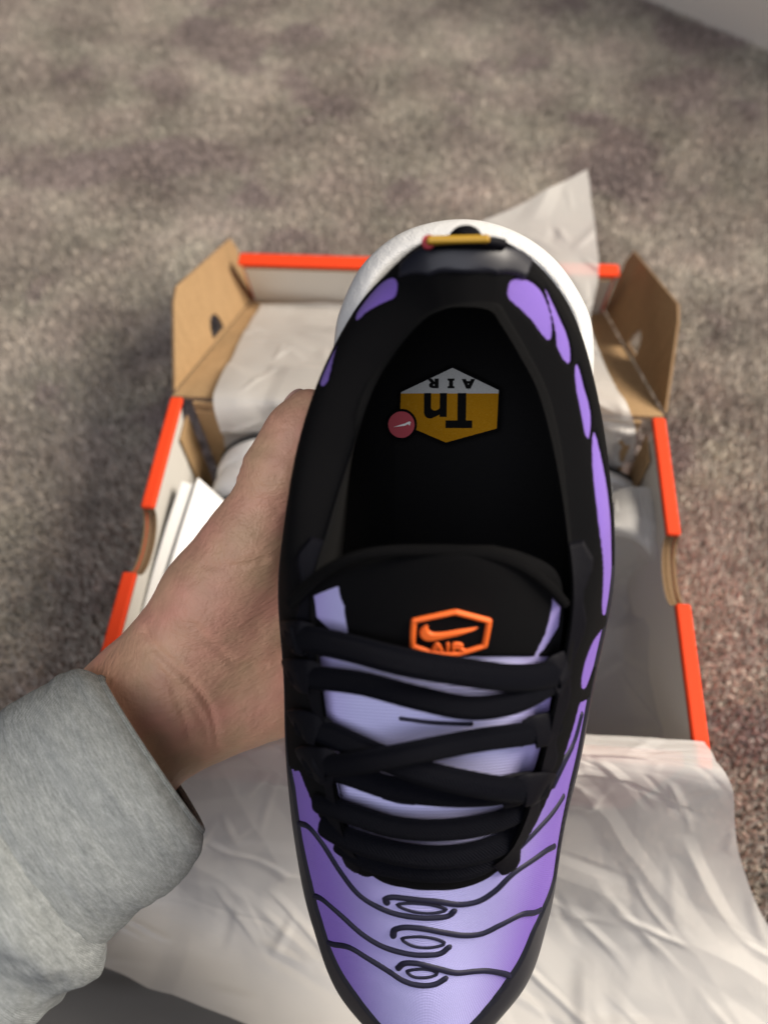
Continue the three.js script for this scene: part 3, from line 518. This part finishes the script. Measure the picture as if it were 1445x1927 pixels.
// sheet sagging inside along the right wall
tag(sheet('tissue_paper', [
  [[1128, 940, .098], [1175, 918, .105], [1206, 916, .107], [1226, 920, .109]],
  [[1130, 975, .105], [1175, 962, .110], [1212, 962, .108], [1232, 965, .109]],
  [[1136, 1003, .102], [1190, 1012, .105], [1222, 1030, .103], [1238, 1030, .108]],
  [[1150, 1090, .025], [1192, 1090, .045], [1226, 1090, .085], [1246, 1095, .106]],
  [[1110, 1180, .02], [1182, 1190, .035], [1238, 1190, .085], [1260, 1190, .106]],
  [[1080, 1290, .025], [1180, 1300, .04], [1254, 1300, .085], [1276, 1300, .106]],
  [[1000, 1420, .05], [1180, 1425, .06], [1275, 1425, .09], [1300, 1425, .106]],
].map(H), 100, 160, 0.0017, 7.1, 0.09, 0.25, 22), 'grey shaded tissue paper tucked inside along the box side wall', 'tissue paper', 'tissue paper sheets');
// sheet hanging out over the front wall and onto the floor
{
  const row = (y, z, xl, xr, bow = 0, zl = z) => [0, 1, 2, 3, 4, 5, 6].map(k => { const u = k / 6; return V(lerp(xl, xr, u), y + bow * (Math.sin(u * Math.PI * 5.3 + 1) + 0.5 * Math.sin(u * Math.PI * 11.7)), lerp(zl, z, Math.min(1, u * 1.3))); });
  tag(sheet('tissue_paper', [
    row(0.1312, 0.2180, -0.165, 0.166), row(0.1335, 0.223, -0.168, 0.168), row(0.1350, 0.229, -0.170, 0.170), row(0.131, 0.239, -0.173, 0.177),
    row(0.105, 0.250, -0.178, 0.188, 0.004), row(0.072, 0.267, -0.184, 0.202, 0.006), row(0.042, 0.291, -0.188, 0.222, 0.006, 0.284), row(0.024, 0.32, -0.186, 0.250, 0.004, 0.306), row(0.024, 0.37, -0.182, 0.285, 0.003, 0.326), row(0.044, 0.43, -0.176, 0.33, 0.002, 0.342),
  ], 320, 250, (u, v) => 0.0027 * sstep(0.0, 0.4, v) + 0.0006, 11.7, 0.42, 0.3, 260), 'white tissue paper draped over the front of the box onto the carpet', 'tissue paper', 'tissue paper sheets');
}
// ---------------------------------------------------------------- leaflets standing inside the left wall
function leaflet(name, c, th, label, sd) {                    // c: four corners tl, tr, br, bl
  const cv = document.createElement('canvas'); cv.width = 256; cv.height = 512; const x = cv.getContext('2d'); x.fillStyle = '#8a8f8b'; x.fillRect(0, 0, 256, 512);
  let s = sd; const r = () => { s = (s * 16807) % 2147483647; return s / 2147483647; };
  x.fillStyle = 'rgba(80,88,88,0.7)'; for (let b = 0; b < 4; b++) for (let l = 0; l < 10; l++) for (let k = 0; k < 4; k++) { x.fillRect(26 + k * 52, 24 + b * 124 + l * 10.5, 16 + r() * 30, 4); }
  x.fillStyle = '#a4a8a6'; for (let b = 1; b < 4; b++) x.fillRect(14, 8 + b * 124, 228, 7);
  const t = new THREE.CanvasTexture(cv); t.colorSpace = THREE.SRGBColorSpace;
  const n = c[1].clone().sub(c[0]).cross(c[3].clone().sub(c[0])).normalize();
  const face = o => gridGeo(6, 14, (u, v) => c[3].clone().lerp(c[2], u).lerp(c[0].clone().lerp(c[1], u), v).addScaledVector(n, o + 0.0015 * Math.sin(v * 3 + u)));
  const top = face(0), bot = face(-th), side = gridGeo(80, 1, (u, v) => { const q = u * 4, i = Math.floor(q) % 4, k = q - Math.floor(q), P = [[0, 0], [1, 0], [1, 1], [0, 1]], a = P[i], b = P[(i + 1) % 4], uu = lerp(a[0], b[0], k), vv = lerp(a[1], b[1], k); return c[3].clone().lerp(c[2], uu).lerp(c[0].clone().lerp(c[1], uu), vv).addScaledVector(n, -th * v + 0.0015 * Math.sin(vv * 3 + uu)); });
  const g = thing(name, label, 'leaflet', 'leaflets in the box'); mesh('printed_page', top, std({ map: t, roughness: 0.8 }), g); mesh('page_block', mergeGeometries([bot, side]), M.white, g);
}
leaflet('leaflet', [atHeight(372, 900, .108), atHeight(445, 968, .088), atHeight(420, 1290, .075), atHeight(290, 1160, .100)], 0.0015, 'printed white leaflet with grey text blocks standing beside the box side wall', 77);
leaflet('leaflet', [atHeight(342, 906, .113), atHeight(372, 916, .098), atHeight(296, 1180, .09), atHeight(268, 1150, .107)], 0.001, 'folded plain white leaflet squeezed against the box side wall', 991);

// ---------------------------------------------------------------- person: hand, sleeve, trouser leg
const person = thing('person', 'person in grey sweatshirt supporting the raised sneaker with one hand', 'person');
{
  const J = (a, b, z) => S(a, b, z);
  // capsules: from, to, radius, radius
  const bones = [
    [J(20, 1600, .05), J(240, 1330, .016), .027, .0235], [J(70, 1650, .05), J(288, 1374, .014), .026, .0225],
    [J(262, 1350, .014), J(480, 1150, .000), .024, .022], [J(280, 1360, .012), J(560, 1230, -.012), .022, .019],
    [J(300, 1330, .008), J(640, 1012, -.020), .020, .0125], [J(310, 1340, .006), J(680, 1092, -.022), .020, .0125], [J(320, 1350, .006), J(690, 1180, -.022), .019, .0120], [J(330, 1352, .006), J(665, 1262, -.020), .0185, .0115],
    [J(345, 1352, .006), J(600, 1292, -.012), .0185, .0165],
    [J(305, 1275, .014), J(400, 1120, .018), .0235, .0185], [J(400, 1120, .018), J(458, 1022, .020), .0185, .0142],
    [J(458, 1022, .020), J(524, 880, .022), .0142, .0108], [J(524, 880, .022), J(560, 812, .021), .0112, .0102], [J(560, 812, .021), J(584, 772, .020), .0102, .0080],
    [J(440, 1080, .014), J(560, 1090, -.010), .016, .014],
  ];
  const fingers = [
    [[640, 1012, -.020], [790, 990, -.0195], [890, 984, -.0185], [955, 984, -.017]], [[680, 1092, -.022], [850, 1085, -.0195], [960, 1085, -.0185], [1030, 1090, -.017]],
    [[690, 1180, -.022], [845, 1185, -.0195], [945, 1190, -.0185], [1010, 1195, -.017]], [[665, 1262, -.020], [785, 1285, -.0185], [865, 1294, -.0175], [918, 1300, -.016]],
  ];
  fingers.forEach((f, i) => { const r = i === 3 ? 0.85 : 1; for (let k = 0; k < 3; k++) bones.push([J(...f[k]), J(...f[k + 1]), r * [.0112, .0098, .0088][k], r * [.0098, .0088, .0076][k], true]); });
  const cap = (p, [a, b, ra, rb]) => { const abx = b.x - a.x, aby = b.y - a.y, abz = b.z - a.z, t = clamp(((p.x - a.x) * abx + (p.y - a.y) * aby + (p.z - a.z) * abz) / (abx * abx + aby * aby + abz * abz), 0, 1); return Math.hypot(p.x - a.x - abx * t, p.y - a.y - aby * t, p.z - a.z - abz * t) - lerp(ra, rb, t); };
  const smin = (a, b, k) => { const h = clamp(0.5 + 0.5 * (b - a) / k, 0, 1); return lerp(b, a, h) - k * h * (1 - h); };
  const body = bones.filter(b => !b[4]), fing = bones.filter(b => b[4]);
  const sdf = p => { let d = 1; for (const b of body) d = smin(d, cap(p, b), 0.010); let e = 1; for (let i = 0; i < 4; i++) { let q = 1; for (let k = 0; k < 3; k++) q = smin(q, cap(p, fing[i * 3 + k]), 0.003); d = smin(d, q, 0.004); } return d; };
  const N = 240, half = 0.128, ctr = J(500, 1230, 0); ctr.z = 0.012;
  const mc = new MarchingCubes(N, new THREE.MeshBasicMaterial(), false, false, 700000); mc.isolation = 0;
  const hN = N / 2, p = V(0, 0, 0);
  const cell = 2 * half / N, BK = 6, at = (i, j, k) => p.set(ctr.x + (i - hN) / hN * half, ctr.y + (j - hN) / hN * half, ctr.z + (k - hN) / hN * half);
  for (let k = 0; k < N; k += BK) for (let j = 0; j < N; j += BK) for (let i = 0; i < N; i += BK) {
    const m = (BK - 1) / 2, dc = sdf(at(i + m, j + m, k + m)), far = Math.abs(dc) > BK * cell * 1.1 + 0.004;
    for (let c = k; c < Math.min(N, k + BK); c++) for (let b = j; b < Math.min(N, j + BK); b++) for (let a = i; a < Math.min(N, i + BK); a++) { const edge = a < 2 || b < 2 || c < 2 || a > N - 3 || b > N - 3 || c > N - 3; mc.field[c * N * N + b * N + a] = edge ? -0.01 : -(far ? dc : sdf(at(a, b, c))); }
  }
  mc.update(); const cnt = mc.count;
  let g = new THREE.BufferGeometry(); const P = new Float32Array(cnt * 3); for (let i = 0; i < cnt; i++) { P[i * 3] = mc.positionArray[i * 3] * half + ctr.x; P[i * 3 + 1] = mc.positionArray[i * 3 + 1] * half + ctr.y; P[i * 3 + 2] = mc.positionArray[i * 3 + 2] * half + ctr.z; }
  g.setAttribute('position', new THREE.BufferAttribute(P, 3)); g = mergeVertices(g, 1e-6);
  // skin creases of wrist, thumb base and joint
  const c4 = cropPt(0, 700, 600 / 1445);
  const creases = [[[[660, 1180], [700, 1240], [760, 1300], [840, 1370], [910, 1450], [955, 1530], [975, 1610], [985, 1690]], .0013], [[[710, 1330], [770, 1400], [810, 1490], [840, 1580], [860, 1680]], .0009], [[[800, 1420], [880, 1520], [930, 1600], [945, 1680]], .0007], [[[930, 870], [1010, 884], [1100, 876], [1200, 850]], .0008], [[[880, 1150], [960, 1230], [1060, 1320], [1200, 1330]], .0008], [[[1100, 420], [1180, 440], [1260, 445]], .0008], [[[1085, 455], [1170, 472], [1260, 478]], .0008], [[[1060, 500], [1150, 512], [1240, 512]], .0005]]
    .map(([c, d]) => [c.map(c4), d]);
  const pos = g.attributes.position, colr = [], uv = [];
  const tmp = V(0, 0, 0);
  const nrmAt = q => { const e = 0.0008, d = V(sdf(tmp.set(q.x + e, q.y, q.z)) - sdf(tmp.set(q.x - e, q.y, q.z)), sdf(tmp.set(q.x, q.y + e, q.z)) - sdf(tmp.set(q.x, q.y - e, q.z)), sdf(tmp.set(q.x, q.y, q.z + e)) - sdf(tmp.set(q.x, q.y, q.z - e))); return d.normalize(); };
  for (let i = 0; i < pos.count; i++) {
    const q = V(pos.getX(i), pos.getY(i), pos.getZ(i)), n = nrmAt(q), s = toPx(q); let o = 0.0005 * fbm(q.x * 90, q.y * 90, q.z * 90, 3);
    if (n.z > -0.1) for (const [c, d] of creases) { let m = 1e9; for (let k = 0; k + 1 < c.length; k++) { const ex = c[k + 1][0] - c[k][0], ey = c[k + 1][1] - c[k][1], t = clamp(((s[0] - c[k][0]) * ex + (s[1] - c[k][1]) * ey) / (ex * ex + ey * ey), 0, 1); m = Math.min(m, Math.hypot(s[0] - c[k][0] - ex * t, s[1] - c[k][1] - ey * t)); } o -= 0.95 * d * Math.exp(-m * m / 60) - d * 0.5 * Math.exp(-m * m / 900); }
    q.addScaledVector(n, o); pos.setXYZ(i, q.x, q.y, q.z);
    const m1 = fbm(q.x * 45, q.y * 45, q.z * 45, 3), m2 = fbm(q.x * 140 + 9, q.y * 140, q.z * 140, 2), pink = clamp(0.5 + m1 * 1.6, 0, 1), k = 1 + 0.22 * m2;
    colr.push(lerp(0.72, 0.80, pink) * k, lerp(0.445, 0.39, pink) * k, lerp(0.27, 0.275, pink) * k); uv.push((q.x + q.z * 0.6) * 1, (q.y + q.z * 0.5) * 1);
  }
  g.setAttribute('color', new THREE.Float32BufferAttribute(colr, 3)); g.setAttribute('uv', new THREE.Float32BufferAttribute(uv, 2)); g.computeVertexNormals();
  g.applyMatrix4(shoeM);
  mesh('hand', g, M.skin, person);
  // thumb nail on the outer side of the thumb tip
  const nl = new THREE.SphereGeometry(1, 20, 12); nl.scale(0.0062, 0.0085, 0.0016);
  const tip = J(578, 782, .020), dir = J(584, 772, .020).sub(J(524, 880, .022)).normalize(), out = V(-0.85, -0.45, -0.35); out.addScaledVector(dir, -out.dot(dir)).normalize(); const sd = dir.clone().cross(out);
  nl.applyMatrix4(new THREE.Matrix4().makeBasis(sd, dir, out).setPosition(tip.clone().addScaledVector(out, 0.0088))); nl.applyMatrix4(shoeM); mesh('thumb_nail', nl, M.nail, person);
}
{
  // sleeve: the cuff round the wrist and the wider sleeve behind it
  const ax = [atDepth(284, 1418, 0.302), atDepth(180, 1492, 0.294), atDepth(70, 1572, 0.287), atDepth(-60, 1665, 0.279), atDepth(-260, 1810, 0.27), atDepth(-520, 2000, 0.26)];
  const axis = t => crOpen(ax, t);
  const view = V(0, 0, 1).transformDirection(camera.matrixWorld);
  const tube = (t0, t1, rad, nu, nv) => gridGeo(nu, nv, (u, v) => {
    const t = lerp(t0, t1, v), p = axis(t), tan = axis(Math.min(1, t + .01)).sub(axis(Math.max(0, t - .01))).normalize(), side = tan.clone().cross(view).normalize(), up = side.clone().cross(tan).normalize(), a = u * Math.PI * 2;
    const r = rad(t, a, v); return p.addScaledVector(side, r * Math.cos(a)).addScaledVector(up, r * 0.88 * Math.sin(a));
  }, true, [0.27, (t1 - t0) * 0.32]);
  const cuffR = (t, a, v) => { const lip = v < 0.12 ? -0.0050 * Math.pow(1 - v / 0.12, 2.2) : 0; const base = lerp(0.0415, 0.0455, sstep(0, 0.3, v)); return base + lip + 0.0010 * fbm(Math.cos(a) * 1.5, Math.sin(a) * 1.5, t * 22, 3) + 0.0006 * Math.sin(a * 3 + t * 30); };
  const cuff = mesh('sleeve_cuff', mergeGeometries([tube(0, 0.40, cuffR, 160, 90), tube(0, 0.22, (t, a) => cuffR(t, a, t / 0.4) - 0.003 - 0.0008, 120, 20), gridGeo(160, 6, (u, v) => { const t = 0, p = axis(0), tan = axis(.01).sub(axis(0)).normalize(), side = tan.clone().cross(view).normalize(), up = side.clone().cross(tan).normalize(), a = u * Math.PI * 2, R = cuffR(0, a, 0) - 0.0019, q = v * Math.PI; return p.addScaledVector(side, (R + 0.0019 * Math.cos(q)) * Math.cos(a)).addScaledVector(up, (R + 0.0019 * Math.cos(q)) * 0.88 * Math.sin(a)).addScaledVector(tan, -0.0016 * Math.sin(q)); }, true, [0.27, 0.006])]), M.sleeve, person);
  mesh('sleeve', tube(0.385, 1, (t, a, v) => 0.0462 + 0.0060 * sstep(0, 0.10, v) - 0.0025 * Math.pow(1 - Math.min(1, v / 0.03), 2) + 0.0045 * fbm(Math.cos(a) * 2 + 4, Math.sin(a) * 2, t * 9, 3) + 0.0022 * Math.sin(a * 2 + t * 34) * sstep(0, 0.2, v), 160, 120), M.sleeve, person);
  // knee in grey trousers, kneeling in front of the box
  const leg = [V(-0.42, 0.004, 0.47), V(-0.25, 0.002, 0.43), V(-0.08, -0.004, 0.425), V(0.10, -0.008, 0.45), V(0.26, -0.012, 0.55)];
  mesh('trouser_leg', gridGeo(60, 90, (u, v) => { const p = crOpen(leg, v), tan = crOpen(leg, Math.min(1, v + .01)).sub(crOpen(leg, Math.max(0, v - .01))).normalize(), side = tan.clone().cross(V(0, 1, 0)).normalize(), a = u * Math.PI * 2, e = Math.sqrt(Math.max(0.0001, 1 - Math.pow(Math.abs(2 * v - 1), 8))), w = 1 + 0.12 * fbm(Math.cos(a) * 2, Math.sin(a) * 2, v * 9, 3); return p.addScaledVector(side, 0.085 * e * w * Math.cos(a)).add(V(0, 0.022 * e * w * Math.sin(a), 0)); }, true, [0.4, 0.7]), M.trouser, person);
}
scene.add(camera);
renderer.render(scene, camera);
